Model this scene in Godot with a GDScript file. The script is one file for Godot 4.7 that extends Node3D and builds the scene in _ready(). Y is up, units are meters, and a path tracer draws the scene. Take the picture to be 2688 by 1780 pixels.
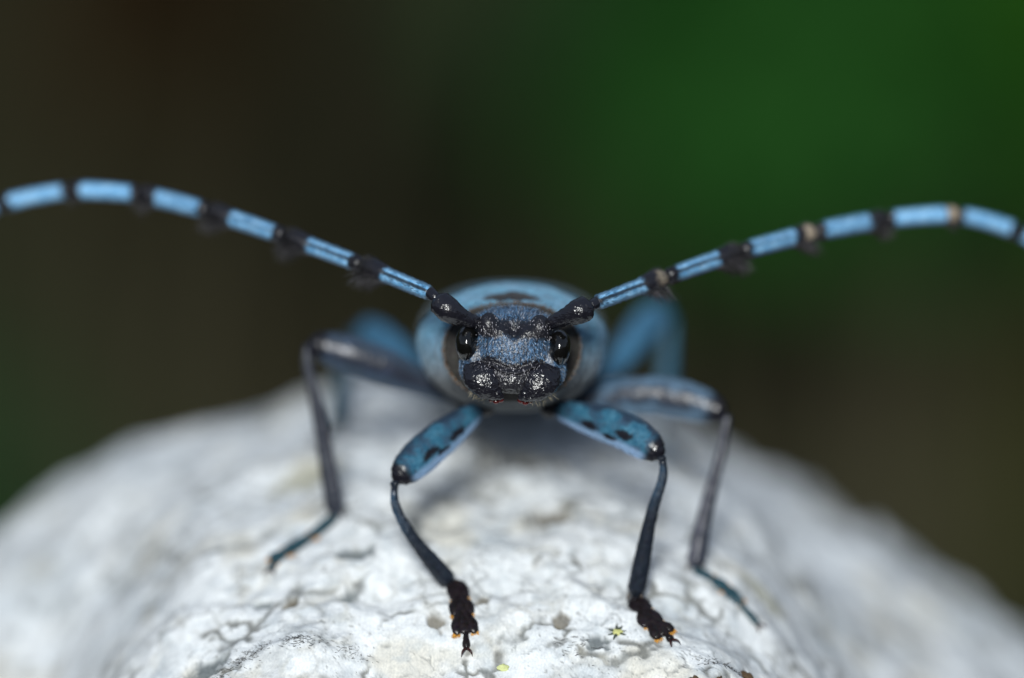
extends Node3D
# A blue longhorn beetle on a white marble boulder, at its true size. Points are written in millimetres (MM scales them to metres).
const MM := 0.001
const BASE := Vector3(0.0, -7.0, -8.0)      # the beetle's base on the rock, mm

var rng := RandomNumberGenerator.new()
var lump := FastNoiseLite.new()
var grain := FastNoiseLite.new()
var vein := FastNoiseLite.new()
var crack := FastNoiseLite.new()
var cells := FastNoiseLite.new()
var M := {}

# ---------------------------------------------------------------- helpers
func noise(n: FastNoiseLite, sd: int, freq: float, oct: int = 3) -> FastNoiseLite:
	n.seed = sd
	n.noise_type = FastNoiseLite.TYPE_SIMPLEX_SMOOTH
	n.frequency = freq
	n.fractal_type = FastNoiseLite.FRACTAL_FBM
	n.fractal_octaves = oct
	return n

func lin(r: float, g: float, b: float) -> Color:
	return Color(r, g, b).srgb_to_linear()

class Shape:
	var v := PackedVector3Array()
	var c := PackedColorArray()
	var f := PackedInt32Array()
	func put(p: Vector3, col: Color) -> int:
		v.append(p); c.append(col)
		return v.size() - 1
	func tri(a: int, b: int, d: int) -> void:
		f.append(a); f.append(b); f.append(d)
	func quad(a: int, b: int, d: int, e: int) -> void:
		tri(a, b, d); tri(a, d, e)
	func mesh(origin: Vector3, scale: float) -> ArrayMesh:
		var n := PackedVector3Array(); n.resize(v.size())
		var w := PackedVector3Array(); w.resize(v.size())
		for i in range(0, f.size(), 3):
			var a := f[i]; var b := f[i + 1]; var d := f[i + 2]
			var k := (v[d] - v[a]).cross(v[b] - v[a])
			n[a] += k; n[b] += k; n[d] += k
		for i in v.size():
			n[i] = n[i].normalized()
			w[i] = (v[i] - origin) * scale
		var arr := []; arr.resize(Mesh.ARRAY_MAX)
		arr[Mesh.ARRAY_VERTEX] = w; arr[Mesh.ARRAY_NORMAL] = n; arr[Mesh.ARRAY_COLOR] = c; arr[Mesh.ARRAY_INDEX] = f
		var m := ArrayMesh.new()
		m.add_surface_from_arrays(Mesh.PRIMITIVE_TRIANGLES, arr)
		return m

func build(s: Shape, called: String, mat: Material, parent: Node, origin: Vector3 = BASE) -> MeshInstance3D:
	var o := MeshInstance3D.new()
	o.name = called
	o.mesh = s.mesh(origin, MM)
	o.material_override = mat
	parent.add_child(o, true)
	return o

func base(called: String, label: String, category: String, at_mm: Vector3, group: String = "") -> Node3D:
	var o := Node3D.new()
	o.name = called
	add_child(o, true)
	o.position = at_mm * MM
	tag(o, label, category, group)
	return o

func tag(o: Node, label: String, category: String, group: String = "", kind: String = "") -> void:
	if label: o.set_meta("label", label)
	if category: o.set_meta("category", category)
	if group: o.set_meta("group", group)
	if kind: o.set_meta("kind", kind)

func branch(called: String, parent: Node, label: String = "") -> Node3D:
	var o := Node3D.new()
	o.name = called
	if label: o.set_meta("label", label)
	parent.add_child(o, true)
	return o

func spline(p: Array, t: float) -> Vector3:
	var n := p.size() - 1
	var x: float = clampf(t, 0.0, 1.0) * n
	var i: int = mini(int(x), n - 1)
	var a: Vector3 = p[i]; var b: Vector3 = p[i + 1]
	var pre: Vector3 = p[i - 1] if i > 0 else a * 2.0 - b
	var post: Vector3 = p[i + 2] if i + 2 <= n else b * 2.0 - a
	return a.cubic_interpolate(b, pre, post, x - i)

func lut(k: Array, t: float) -> float:      # [[t, value], ...], smooth between
	var last: Array = k[k.size() - 1]
	if t <= k[0][0]: return k[0][1]
	if t >= last[0]: return last[1]
	for i in k.size() - 1:
		if t <= k[i + 1][0]:
			var u: float = (t - k[i][0]) / (k[i + 1][0] - k[i][0])
			return lerpf(k[i][1], k[i + 1][1], u * u * (3.0 - 2.0 * u) * 0.5 + u * 0.5)
	return last[1]

# A closed tapering limb swept along points. profile: radius over t; flat: depth over width; tint(t, front, up, point) -> Color.
func limb(s: Shape, p: Array, profile: Array, flat: float, tint: Callable, rings: int, around: int, ref: Vector3 = Vector3(0, 0, 1), rough: float = 0.0) -> void:
	var first := s.v.size()
	for i in rings + 1:
		var t := float(i) / rings
		var q := spline(p, t)
		var d := (spline(p, t + 0.01) - spline(p, t - 0.01)).normalized()
		var fr := (ref - d * ref.dot(d)).normalized()
		var sd := d.cross(fr)
		var r := lut(profile, t)
		for k in around:
			var a := TAU * k / around
			var pt := q + (fr * cos(a) * flat + sd * sin(a)) * r
			if rough > 0.0:
				pt += (fr * cos(a) + sd * sin(a)) * grain.get_noise_3dv(pt * 6.0) * rough
			s.put(pt, tint.call(t, cos(a), sin(a), pt))
	for i in rings:
		for k in around:
			var a := first + i * around + k
			var b := first + i * around + (k + 1) % around
			s.quad(a, b, b + around, a + around)
	for e in 2:
		var ring: int = first + (0 if e == 0 else rings * around)
		var mid := Vector3.ZERO
		for k in around: mid += s.v[ring + k]
		var m := s.put(mid / around, s.c[ring])
		for k in around:
			if e == 0: s.tri(m, ring + (k + 1) % around, ring + k)
			else: s.tri(m, ring + k, ring + (k + 1) % around)

# An ellipsoid with its own axes.
func ball(s: Shape, at: Vector3, r: Vector3, col: Color, turn: Basis = Basis(), rings: int = 14, bump: float = 0.0) -> void:
	var first := s.v.size()
	var around := rings * 2
	for i in rings + 1:
		for k in around:
			var a := PI * i / rings
			var b := TAU * k / around
			var d := Vector3(sin(a) * cos(b), cos(a), sin(a) * sin(b))
			var q := at + turn * (d * r)
			if bump > 0.0: q += turn * d * grain.get_noise_3dv(q * 5.0) * bump
			s.put(q, col)
	for i in rings:
		for k in around:
			var k2 := (k + 1) % around
			s.quad(first + i * around + k, first + i * around + k2, first + (i + 1) * around + k2, first + (i + 1) * around + k)

var hair_mesh: ArrayMesh
func make_hair() -> void:
	var s := Shape.new()
	for i in 4:
		var t := i / 3.0
		for k in 3:
			var a := TAU * k / 3
			var r := 1.0 - t * 0.85
			s.put(Vector3(cos(a) * r, t, sin(a) * r + 0.0), Color.WHITE)
	for i in 3:
		for k in 3:
			s.quad(i * 3 + k, (i + 1) * 3 + k, (i + 1) * 3 + (k + 1) % 3, i * 3 + (k + 1) % 3)
	hair_mesh = s.mesh(Vector3.ZERO, 1.0)

# hairs: [root mm, direction, length mm, radius mm, colour]
func hairs(list: Array, called: String, mat: Material, parent: Node, origin: Vector3 = BASE) -> MultiMeshInstance3D:
	var mm := MultiMesh.new()
	mm.transform_format = MultiMesh.TRANSFORM_3D
	mm.use_colors = true
	mm.mesh = hair_mesh
	mm.instance_count = list.size()
	for i in list.size():
		var h: Array = list[i]
		var d: Vector3 = (h[1] as Vector3).normalized()
		var x := d.cross(Vector3(0.31, 0.52, 0.79)).normalized()
		var z := x.cross(d)
		var rad: float = h[3] * MM
		mm.set_instance_transform(i, Transform3D(Basis(x * rad, d * float(h[2]) * MM, z * rad), ((h[0] as Vector3) - origin) * MM))
		mm.set_instance_color(i, h[4])
	var o := MultiMeshInstance3D.new()
	o.name = called
	o.multimesh = mm
	o.material_override = mat
	o.set_meta("kind", "stuff")
	parent.add_child(o, true)
	return o

func rnd(a: float, b: float) -> float:
	return rng.randf_range(a, b)

func rdir() -> Vector3:
	return Vector3(rng.randfn(), rng.randfn(), rng.randfn()).normalized()

func sharp_material(rough: float, spec: float = 0.5) -> StandardMaterial3D:
	var m := StandardMaterial3D.new()
	m.vertex_color_use_as_albedo = true
	m.roughness = rough
	m.metallic_specular = spec
	return m

# ---------------------------------------------------------------- the rock's surface
const PROFILE := [[-110.0, -130.0], [-85.0, -62.0], [-60.0, -14.0], [-44.0, -4.2], [-28.0, -1.35], [-20.0, -2.2], [-15.0, -3.3], [-9.0, -5.4], [-5.0, -7.3], [-3.0, -8.8], [0.0, -11.6], [3.0, -15.2], [8.0, -24.0], [20.0, -52.0], [34.0, -92.0], [44.0, -130.0]]
# stains, pits and painted shadow patches with a place of their own: x, z, half width, half depth, depth mm, colour
var spots := []

func profile(z: float) -> float:
	var n := PROFILE.size()
	if z <= PROFILE[0][0]: return PROFILE[0][1]
	if z >= PROFILE[n - 1][0]: return PROFILE[n - 1][1]
	for i in n - 1:
		var a: Array = PROFILE[i]; var b: Array = PROFILE[i + 1]
		if z <= b[0]:
			var pre: float = (b[1] - PROFILE[maxi(i - 1, 0)][1]) / (b[0] - PROFILE[maxi(i - 1, 0)][0])
			var post: float = (PROFILE[mini(i + 2, n - 1)][1] - a[1]) / (PROFILE[mini(i + 2, n - 1)][0] - a[0])
			var h: float = b[0] - a[0]
			var u: float = (z - a[0]) / h
			return a[1] * (2*u*u*u - 3*u*u + 1) + pre * h * (u*u*u - 2*u*u + u) + b[1] * (3*u*u - 2*u*u*u) + post * h * (u*u*u - u*u)
	return 0.0

func bulge(x: float, z: float, bx: float, bz: float, rx: float, rz: float) -> float:
	var d := (x - bx) * (x - bx) / (rx * rx) + (z - bz) * (z - bz) / (rz * rz)
	return exp(-d)

func ground_smooth(x: float, z: float) -> float:
	var y := profile(z)
	var dx := x + 1.8
	y -= 0.02 * dx * dx / (1.0 + maxf(0.0, absf(dx) - 40.0) * 0.02)
	y -= 4.6 * smoothstep(8.5, 17.5, absf(dx)) * smoothstep(-24.0, -9.0, z)
	y -= (2.2 * smoothstep(4.0, 12.5, dx) - 1.6 * smoothstep(14.0, 24.0, dx) + 0.4 * smoothstep(-5.0, -9.0, dx) - 1.2 * smoothstep(-9.0, -15.0, dx)) * smoothstep(-40.0, -26.0, z) * (1.0 - smoothstep(-20.0, -12.0, z))
	y += 1.5 * bulge(x, z, 7.6, 0.3, 3.6, 2.4) + 1.1 * bulge(x, z, -8.2, 0.5, 4.6, 2.2) - 0.5 * bulge(x, z, -2.5, -6.0, 2.0, 2.5)
	y -= 0.55 * bulge(x, z, -5.2, 0.2, 1.2, 1.6)
	y -= 0.8 * bulge(x, z, -9.4, -4.6, 1.6, 1.2)
	return y

func ground_y(x: float, z: float) -> float:
	var y := ground_smooth(x, z)
	var q := Vector3(x, y, z)
	var far := clampf((absf(z + 5.0) - 20.0) * 0.05, 0.0, 6.0)
	y += lump.get_noise_3dv(q * 0.9) * (0.6 + far)
	y += lump.get_noise_3dv(q * 3.1 + Vector3(40, 7, 3)) * 0.08
	return y

func fine_y(x: float, z: float, y0: float) -> float:
	var q := Vector3(x, y0, z)
	var y := y0 + grain.get_noise_3dv(q * 0.7) * 0.05
	y += grain.get_noise_3dv(q * 3.3 + Vector3(9, 1, 5)) * 0.009
	y += (crack.get_noise_3dv(q + Vector3(3, 8, 1)) + 0.6) * 0.0
	return y

func make_rock() -> void:
	var s := Shape.new()
	var xs := PackedFloat32Array()
	var zs := PackedFloat32Array()
	var x := -120.0
	while x < 120.0:
		xs.append(x)
		var a := absf(x + 1.0)
		x += 0.058 if a < 13.0 else (0.2 if a < 22.0 else (0.8 if a < 40.0 else 3.0))
	var z := -115.0
	while z < 46.0:
		zs.append(z)
		z += 3.0 if z < -48.0 else (0.5 if z < -30.0 else (0.28 if z < -14.0 else (0.12 if z < -5.0 else (0.048 if z < 2.0 else (0.11 if z < 9.0 else (0.4 if z < 18.0 else 2.0))))))
	var white := Color(0.86, 0.885, 0.88)
	var blue_grey := Color(0.46, 0.52, 0.55)
	var cream := Color(0.68, 0.63, 0.50)
	var dark := Color(0.10, 0.095, 0.08)
	for j in zs.size():
		for i in xs.size():
			var px := xs[i]; var pz := zs[j]
			var y := ground_y(px, pz)
			var col := white
			var near := absf(px) < 24.0 and pz > -50.0 and pz < 12.0
			if near:
				var q := Vector3(px, y, pz)
				y = fine_y(px, pz, y)
				var low := vein.get_noise_3dv(q * 0.5)
				col = col.lerp(blue_grey, smoothstep(0.05, 0.5, low) * 0.40)
				col = col.lerp(cream, smoothstep(0.14, 0.5, vein.get_noise_3dv(q * 0.62 + Vector3(31, 2, 60))) * 0.6)
				var mid := vein.get_noise_3dv(q * 2.6 + Vector3(5, 50, 11))
				col = col.lerp(blue_grey, smoothstep(0.1, 0.45, mid) * 0.36)
				var w := q + Vector3(grain.get_noise_3dv(q * 1.4), grain.get_noise_3dv(q * 1.4 + Vector3(50, 0, 0)), 0.0) * 0.26
				var e := crack.get_noise_3dv(w * 1.15)
				var mask := smoothstep(0.08, 0.36, vein.get_noise_3dv(q * 1.1 + Vector3(70, 20, 4)))
				var line := smoothstep(-0.80, -0.97, e) * mask
				if line > 0.0:
					col = col.lerp(Color(0.17, 0.17, 0.15), line * 0.9)
					y -= line * 0.06
				var cell := cells.get_noise_3dv(w)
				col = col.lerp(blue_grey, clampf(cell, 0.0, 1.0) * 0.16)
				var edge := crack.get_noise_3dv(w * 1.7 + Vector3(3, 60, 7))
				var seam := smoothstep(-0.62, -0.98, edge) * smoothstep(-0.25, 0.25, vein.get_noise_3dv(q * 0.8 + Vector3(12, 44, 4)))
				col = col.lerp(Color(0.40, 0.41, 0.39).lerp(Color(0.46, 0.43, 0.34), smoothstep(0.0, 0.3, vein.get_noise_3dv(q * 1.3 + Vector3(1, 4, 77)))), seam * 0.42)
				var hairline := smoothstep(-0.92, -0.99, edge) * smoothstep(0.0, 0.25, vein.get_noise_3dv(q * 1.5 + Vector3(9, 14, 41)))
				col = col.lerp(Color(0.15, 0.16, 0.155), hairline * 0.55)
				y += cell * 0.015 - seam * 0.012 - hairline * 0.03
				var speck := grain.get_noise_3dv(q * 5.0 + Vector3(2, 70, 9))
				col = col.lerp(dark, smoothstep(0.38, 0.5, speck) * 0.6 * smoothstep(-0.1, 0.25, vein.get_noise_3dv(q * 0.9 + Vector3(8, 8, 90))))
				col = col * (1.0 + grain.get_noise_3dv(q * 2.2 + Vector3(15, 33, 2)) * 0.12)
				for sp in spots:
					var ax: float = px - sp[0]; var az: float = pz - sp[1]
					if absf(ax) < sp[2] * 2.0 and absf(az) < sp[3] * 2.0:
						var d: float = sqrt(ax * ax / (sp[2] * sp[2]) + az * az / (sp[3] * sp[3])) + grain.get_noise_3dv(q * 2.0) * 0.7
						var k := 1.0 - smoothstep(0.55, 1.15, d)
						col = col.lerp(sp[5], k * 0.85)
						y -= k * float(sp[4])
			col.a = 1.0
			s.put(Vector3(px, y, pz), col)
	var w2 := xs.size()
	for j in zs.size() - 1:
		for i in w2 - 1:
			var a := j * w2 + i
			s.quad(a, a + 1, a + w2 + 1, a + w2)
	var o := build(s, "boulder", M.marble, self, Vector3(0, -120, -30))
	o.position = Vector3(0, -120, -30) * MM
	tag(o, "white marble boulder streaked with grey under the blue beetle", "rock")

# ---------------------------------------------------------------- the beetle's trunk
const HEAD := Vector3(0.03, -0.47, 0.0)
var head_turn := Basis(Vector3(0, 0, 1), deg_to_rad(-2.4))

func smin(a: float, b: float, k: float) -> float:
	var h := maxf(k - absf(a - b), 0.0) / k
	return minf(a, b) - h * h * k * 0.25

func egg(p: Vector3, c: Vector3, r: Vector3) -> float:
	var q := p - c
	var k0 := (q / r).length()
	return k0 * (k0 - 1.0) / maxf((q / (r * r)).length(), 0.0001)

func head_field(p0: Vector3) -> float:
	var p := Vector3(absf(p0.x), p0.y, p0.z)
	var d := egg(p, Vector3(0, 0.05, -0.85), Vector3(1.42, 1.22, 0.92))                     # frons
	d = smin(d, egg(p, Vector3(0, 0.66, -1.7), Vector3(1.74, 0.98, 1.25)), 0.35)              # vertex
	d = smin(d, egg(p, Vector3(1.38, -0.45, -1.05), Vector3(0.50, 0.92, 0.80)), 0.25)         # cheeks
	d = smin(d, egg(p, Vector3(0, -0.85, -0.60), Vector3(1.40, 0.62, 0.66)), 0.18)            # clypeus base
	d = smin(d, egg(p, Vector3(0.90, 0.93, -0.38), Vector3(0.36, 0.44, 0.48)), 0.14)          # antennal tubercles
	d = smin(d, egg(p, Vector3(0.50, 0.58, -0.22), Vector3(0.70, 0.20, 0.20)), 0.35)          # brow ridge
	d = -smin(-d, egg(p, Vector3(0, 1.02, 0.05), Vector3(0.26, 0.50, 0.42)), 0.25)            # groove between the tubercles
	var m := 0.44 + 0.27 * smoothstep(0.85, 0.1, p.x)                                         # clypeal rim, bowed down in the middle
	d = smin(d, egg(p, Vector3(0.45, -m, 0.0), Vector3(0.66, 0.07, 0.13)), 0.09)
	d = -smin(-d, egg(p, Vector3(0.55, -m + 0.13, 0.10), Vector3(0.75, 0.05, 0.14)), 0.08)
	return d

func blue_on_head(p: Vector3) -> float:
	var x := absf(p.x)
	var wob := grain.get_noise_3dv(p * 1.5) * 0.22
	var frons := smoothstep(1.44, 1.16, x + wob) * smoothstep(0.62, 0.42, p.y + wob) * smoothstep(-0.26 - 0.22 * smoothstep(0.9, 0.0, x), -0.10 - 0.22 * smoothstep(0.9, 0.0, x), p.y + wob * 0.5)
	var crown := smoothstep(0.86, 1.16, p.y - 0.12 * smoothstep(0.2, 0.9, x) + wob * 0.6) * smoothstep(-0.30, -0.62, p.z)
	var cheek := 0.85 * smoothstep(1.00, 1.22, x + wob * 0.5) * smoothstep(0.10, -0.15, p.y) * smoothstep(-1.15, -0.75, p.y + wob * 0.5)
	return clampf(maxf(frons, maxf(crown, cheek)), 0.0, 1.0)

const RINGS := [   # z, centre y, half width, up, down, squareness
	[-1.9, -0.25, 1.55, 1.35, 1.60, 2.0], [-2.25, -0.30, 2.30, 1.52, 1.85, 2.1], [-2.45, -0.30, 2.46, 1.62, 1.95, 2.1], [-2.75, -0.30, 2.56, 1.72, 2.05, 2.1], [-3.6, -0.30, 2.85, 1.95, 2.20, 2.1], [-4.5, -0.28, 3.22, 2.22, 2.35, 2.1],
	[-5.4, -0.25, 3.36, 2.30, 2.40, 2.1], [-6.4, -0.22, 3.25, 2.25, 2.40, 2.1], [-7.4, -0.20, 2.95, 2.10, 2.35, 2.1], [-8.0, -0.2, 2.80, 1.95, 2.30, 2.1], [-8.5, -0.2, 3.0, 2.0, 2.3, 2.2], [-10.0, -0.15, 3.1, 1.6, 2.35, 2.3],
	[-13.0, 0.0, 3.15, 1.55, 2.2, 2.3], [-17.0, -0.05, 3.1, 1.45, 1.65, 2.3], [-21.0, 0.05, 2.8, 1.3, 1.25, 2.2], [-24.5, 0.15, 2.2, 1.0, 1.0, 2.1], [-26.5, 0.15, 1.2, 0.6, 0.6, 2.0], [-27.2, 0.15, 0.25, 0.12, 0.12, 2.0]]

func ring_at(table: Array, u: float) -> Array:
	var x := clampf(u, 0.0, 1.0) * (table.size() - 1)
	var i := mini(int(x), table.size() - 2)
	var out := []
	for k in 6:
		var a: float = table[i][k]; var b: float = table[i + 1][k]
		var pre: float = table[maxi(i - 1, 0)][k]; var post: float = table[mini(i + 2, table.size() - 1)][k]
		out.append(cubic_interpolate(a, b, pre, post, x - i))
	return out

func round_ring(r: Array, a: float) -> Vector3:      # a = 0 at the right, rising over the top
	var e: float = 2.0 / r[5]
	var cx := pow(absf(cos(a)), e) * signf(cos(a))
	var sy := pow(absf(sin(a)), e) * signf(sin(a))
	return Vector3(cx * r[2], r[1] + sy * (r[3] if sy > 0.0 else r[4]), r[0])

const PALE_BLUE := Color(0.130, 0.295, 0.42)
const HAIR_BLUE := Color(0.18, 0.38, 0.66)
const BLACK := Color(0.010, 0.010, 0.013)

func trunk_tint(p: Vector3) -> Color:
	var col := PALE_BLUE.lerp(Color(0.14, 0.27, 0.40), smoothstep(-0.2, 0.5, grain.get_noise_3dv(p * 1.2)) * 0.6)
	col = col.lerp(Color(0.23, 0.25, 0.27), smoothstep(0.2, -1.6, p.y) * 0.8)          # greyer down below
	col = col.lerp(Color(0.05, 0.055, 0.06), smoothstep(-0.9, -1.9, p.y) * 0.85)  # shade under the belly, painted into the colour
	col = col.lerp(Color(0.03, 0.028, 0.026), smoothstep(-2.52, -2.36, p.z))
	if p.z > -4.6:
		var d := Vector2(p.x / 0.98, (p.z + 3.2) / 0.62).length() + grain.get_noise_3dv(p * 1.6) * 0.25
		if p.y > 0.4: col = col.lerp(BLACK, 1.0 - smoothstep(0.85, 1.08, d))
	col *= 1.0 + grain.get_noise_3dv(p * 5.0) * 0.55 + grain.get_noise_3dv(p * 1.9) * 0.3
	col.a = 1.0
	return col

var head_hairs := []
func make_trunk(beetle: Node3D) -> void:
	var s := Shape.new()
	# head: found along rays from its middle
	var nt := 150
	var na := 300
	var c0 := Vector3(0, 0, -1.0)
	var r := PackedFloat32Array(); r.resize(na); r.fill(1.0)
	for i in nt + 1:
		var th := lerpf(0.0, 2.35, float(i) / nt)
		for k in na:
			var a := TAU * k / na
			var d := Vector3(sin(th) * cos(a), sin(th) * sin(a), cos(th))
			var x := r[k]
			for step in (12 if i == 0 else 5):
				x -= clampf(head_field(c0 + d * x), -0.2, 0.2) * 0.95
			r[k] = x
			var p := c0 + d * x
			var blue := blue_on_head(p)
			# punctures and wrinkles of the black cuticle
			x += (grain.get_noise_3dv(p * 6.0) * 0.035 + grain.get_noise_3dv(p * 14.0) * 0.024) * (1.0 - blue * 0.6)
			p = c0 + d * x
			var fleck := smoothstep(-0.15, 0.3, grain.get_noise_3dv(Vector3(p.x * 9.0, p.y * 3.5, p.z * 9.0)))
			var col := BLACK.lerp(Color(0.06, 0.13, 0.24), blue * (0.12 + 0.5 * fleck))
			col.a = 1.0
			s.put(HEAD + head_turn * p, col)
			if blue > 0.2 and i > 4 and rng.randf() < blue * 0.25 * sin(th) * (1.0 if th < 1.6 else 0.4):
				head_hairs.append([p, d])
	for i in nt:
		for k in na:
			var k2 := (k + 1) % na
			s.quad(i * na + k, (i + 1) * na + k, (i + 1) * na + k2, i * na + k2)
	# prothorax, breast and belly: the same mesh, its velvet in a second material
	var front := s
	s = Shape.new()
	var first := s.v.size()
	var rows := 220
	var cols := 150
	for i in rows + 1:
		var rr := ring_at(RINGS, float(i) / rows)
		for k in cols:
			var p := round_ring(rr, TAU * k / cols)
			p += Vector3(p.x, p.y, 0).normalized() * (grain.get_noise_3dv(p * 1.3) * 0.07 + grain.get_noise_3dv(p * 4.0) * 0.03 + 0.16 * exp(-pow((p.z + 5.4) / 0.5, 2.0) - pow((p.y - 0.3) / 0.5, 2.0)))
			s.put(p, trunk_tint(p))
	for i in rows:
		for k in cols:
			var k2 := (k + 1) % cols
			s.quad(first + i * cols + k, first + (i + 1) * cols + k, first + (i + 1) * cols + k2, first + i * cols + k2)
	for e in 2:
		var m := s.put(Vector3(0, RINGS[0 if e == 0 else RINGS.size() - 1][1], RINGS[0 if e == 0 else RINGS.size() - 1][0]), PALE_BLUE)
		for k in cols:
			var k2 := (k + 1) % cols
			if e == 0: s.tri(m, first + k, first + k2)
			else: s.tri(m, first + rows * cols + k2, first + rows * cols + k)
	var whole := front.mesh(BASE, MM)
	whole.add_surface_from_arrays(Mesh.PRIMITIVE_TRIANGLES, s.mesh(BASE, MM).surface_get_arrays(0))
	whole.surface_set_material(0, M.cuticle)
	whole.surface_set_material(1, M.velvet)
	var o := MeshInstance3D.new()
	o.name = "body"
	o.mesh = whole
	beetle.add_child(o, true)

const WING := [  # z, centre y, half width, up, down
	[-7.8, 0.0, 2.6, 1.5, 1.2, 2.2], [-8.3, -0.15, 2.9, 1.6, 1.5, 2.3], [-9.2, -0.2, 3.15, 1.68, 1.6, 2.3], [-11.0, -0.2, 3.25, 1.72, 1.6, 2.4], [-14.0, -0.15, 3.3, 1.72, 1.6, 2.4], [-18.0, 0.0, 3.35, 1.72, 1.5, 2.4],
	[-22.0, 0.15, 3.3, 1.75, 1.4, 2.3], [-25.0, 0.2, 2.7, 1.4, 1.1, 2.2], [-27.0, 0.2, 1.7, 0.9, 0.75, 2.1], [-28.2, 0.2, 0.5, 0.3, 0.3, 2.0]]

func make_wing_case(beetle: Node3D, side: float) -> void:
	var s := Shape.new()
	var rows := 140
	var cols := 60
	for layer in 2:
		for i in rows + 1:
			var rr := ring_at(WING, float(i) / rows)
			for k in cols + 1:
				var a := lerpf(PI / 2, -0.35, float(k) / cols)
				var p := round_ring(rr, a)
				p.x = maxf(p.x, 0.012)
				var inner := Vector3(0, rr[1] - 0.3, rr[0])
				if layer == 1: p += (inner - p).normalized() * 0.09 + Vector3(0.0, 0.0, 0.0)
				p.y += 0.10 * smoothstep(0.5, 0.0, absf(p.x - 2.5)) * smoothstep(-11.0, -9.0, p.z)
				p.x = maxf(p.x, 0.012) * side
				var col := PALE_BLUE.lerp(Color(0.14, 0.27, 0.39), smoothstep(-0.2, 0.5, grain.get_noise_3dv(p * 1.3)) * 0.6)
				for b in [[2.2, -12.0, 0.9, 0.8], [1.4, -17.5, 2.3, 1.0], [1.7, -23.0, 0.8, 0.6]]:      # black bands across the back
					var d: float = Vector2((absf(p.x) - b[0]) / b[2], (p.z - b[1]) / b[3]).length() + grain.get_noise_3dv(p * 0.8) * 0.2
					col = col.lerp(BLACK, 1.0 - smoothstep(0.9, 1.05, d))
				col *= 1.0 + grain.get_noise_3dv(p * 4.5) * 0.3
				col.a = 1.0
				s.put(p, col)
	var w := cols + 1
	var n := w * (rows + 1)
	for i in rows:
		for k in cols:
			var a := i * w + k
			if side > 0.0:
				s.quad(a, a + w, a + w + 1, a + 1)
				s.quad(n + a, n + a + 1, n + a + w + 1, n + a + w)
			else:
				s.quad(a, a + 1, a + w + 1, a + w)
				s.quad(n + a, n + a + w, n + a + w + 1, n + a + 1)
	for i in rows:      # the rims
		for k in [0, cols]:
			var a: int = i * w + k
			var flip: bool = (k == 0) == (side > 0.0)
			if flip: s.quad(a, n + a, n + a + w, a + w)
			else: s.quad(a, a + w, n + a + w, n + a)
	for k in cols:
		for i in [0, rows]:
			var a: int = i * w + k
			var flip: bool = (i == 0) != (side > 0.0)
			if flip: s.quad(a, n + a, n + a + 1, a + 1)
			else: s.quad(a, a + 1, n + a + 1, n + a)
	build(s, "wing_case", M.velvet, beetle)

func at_head(p: Vector3) -> Vector3:
	return HEAD + head_turn * p

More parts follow.
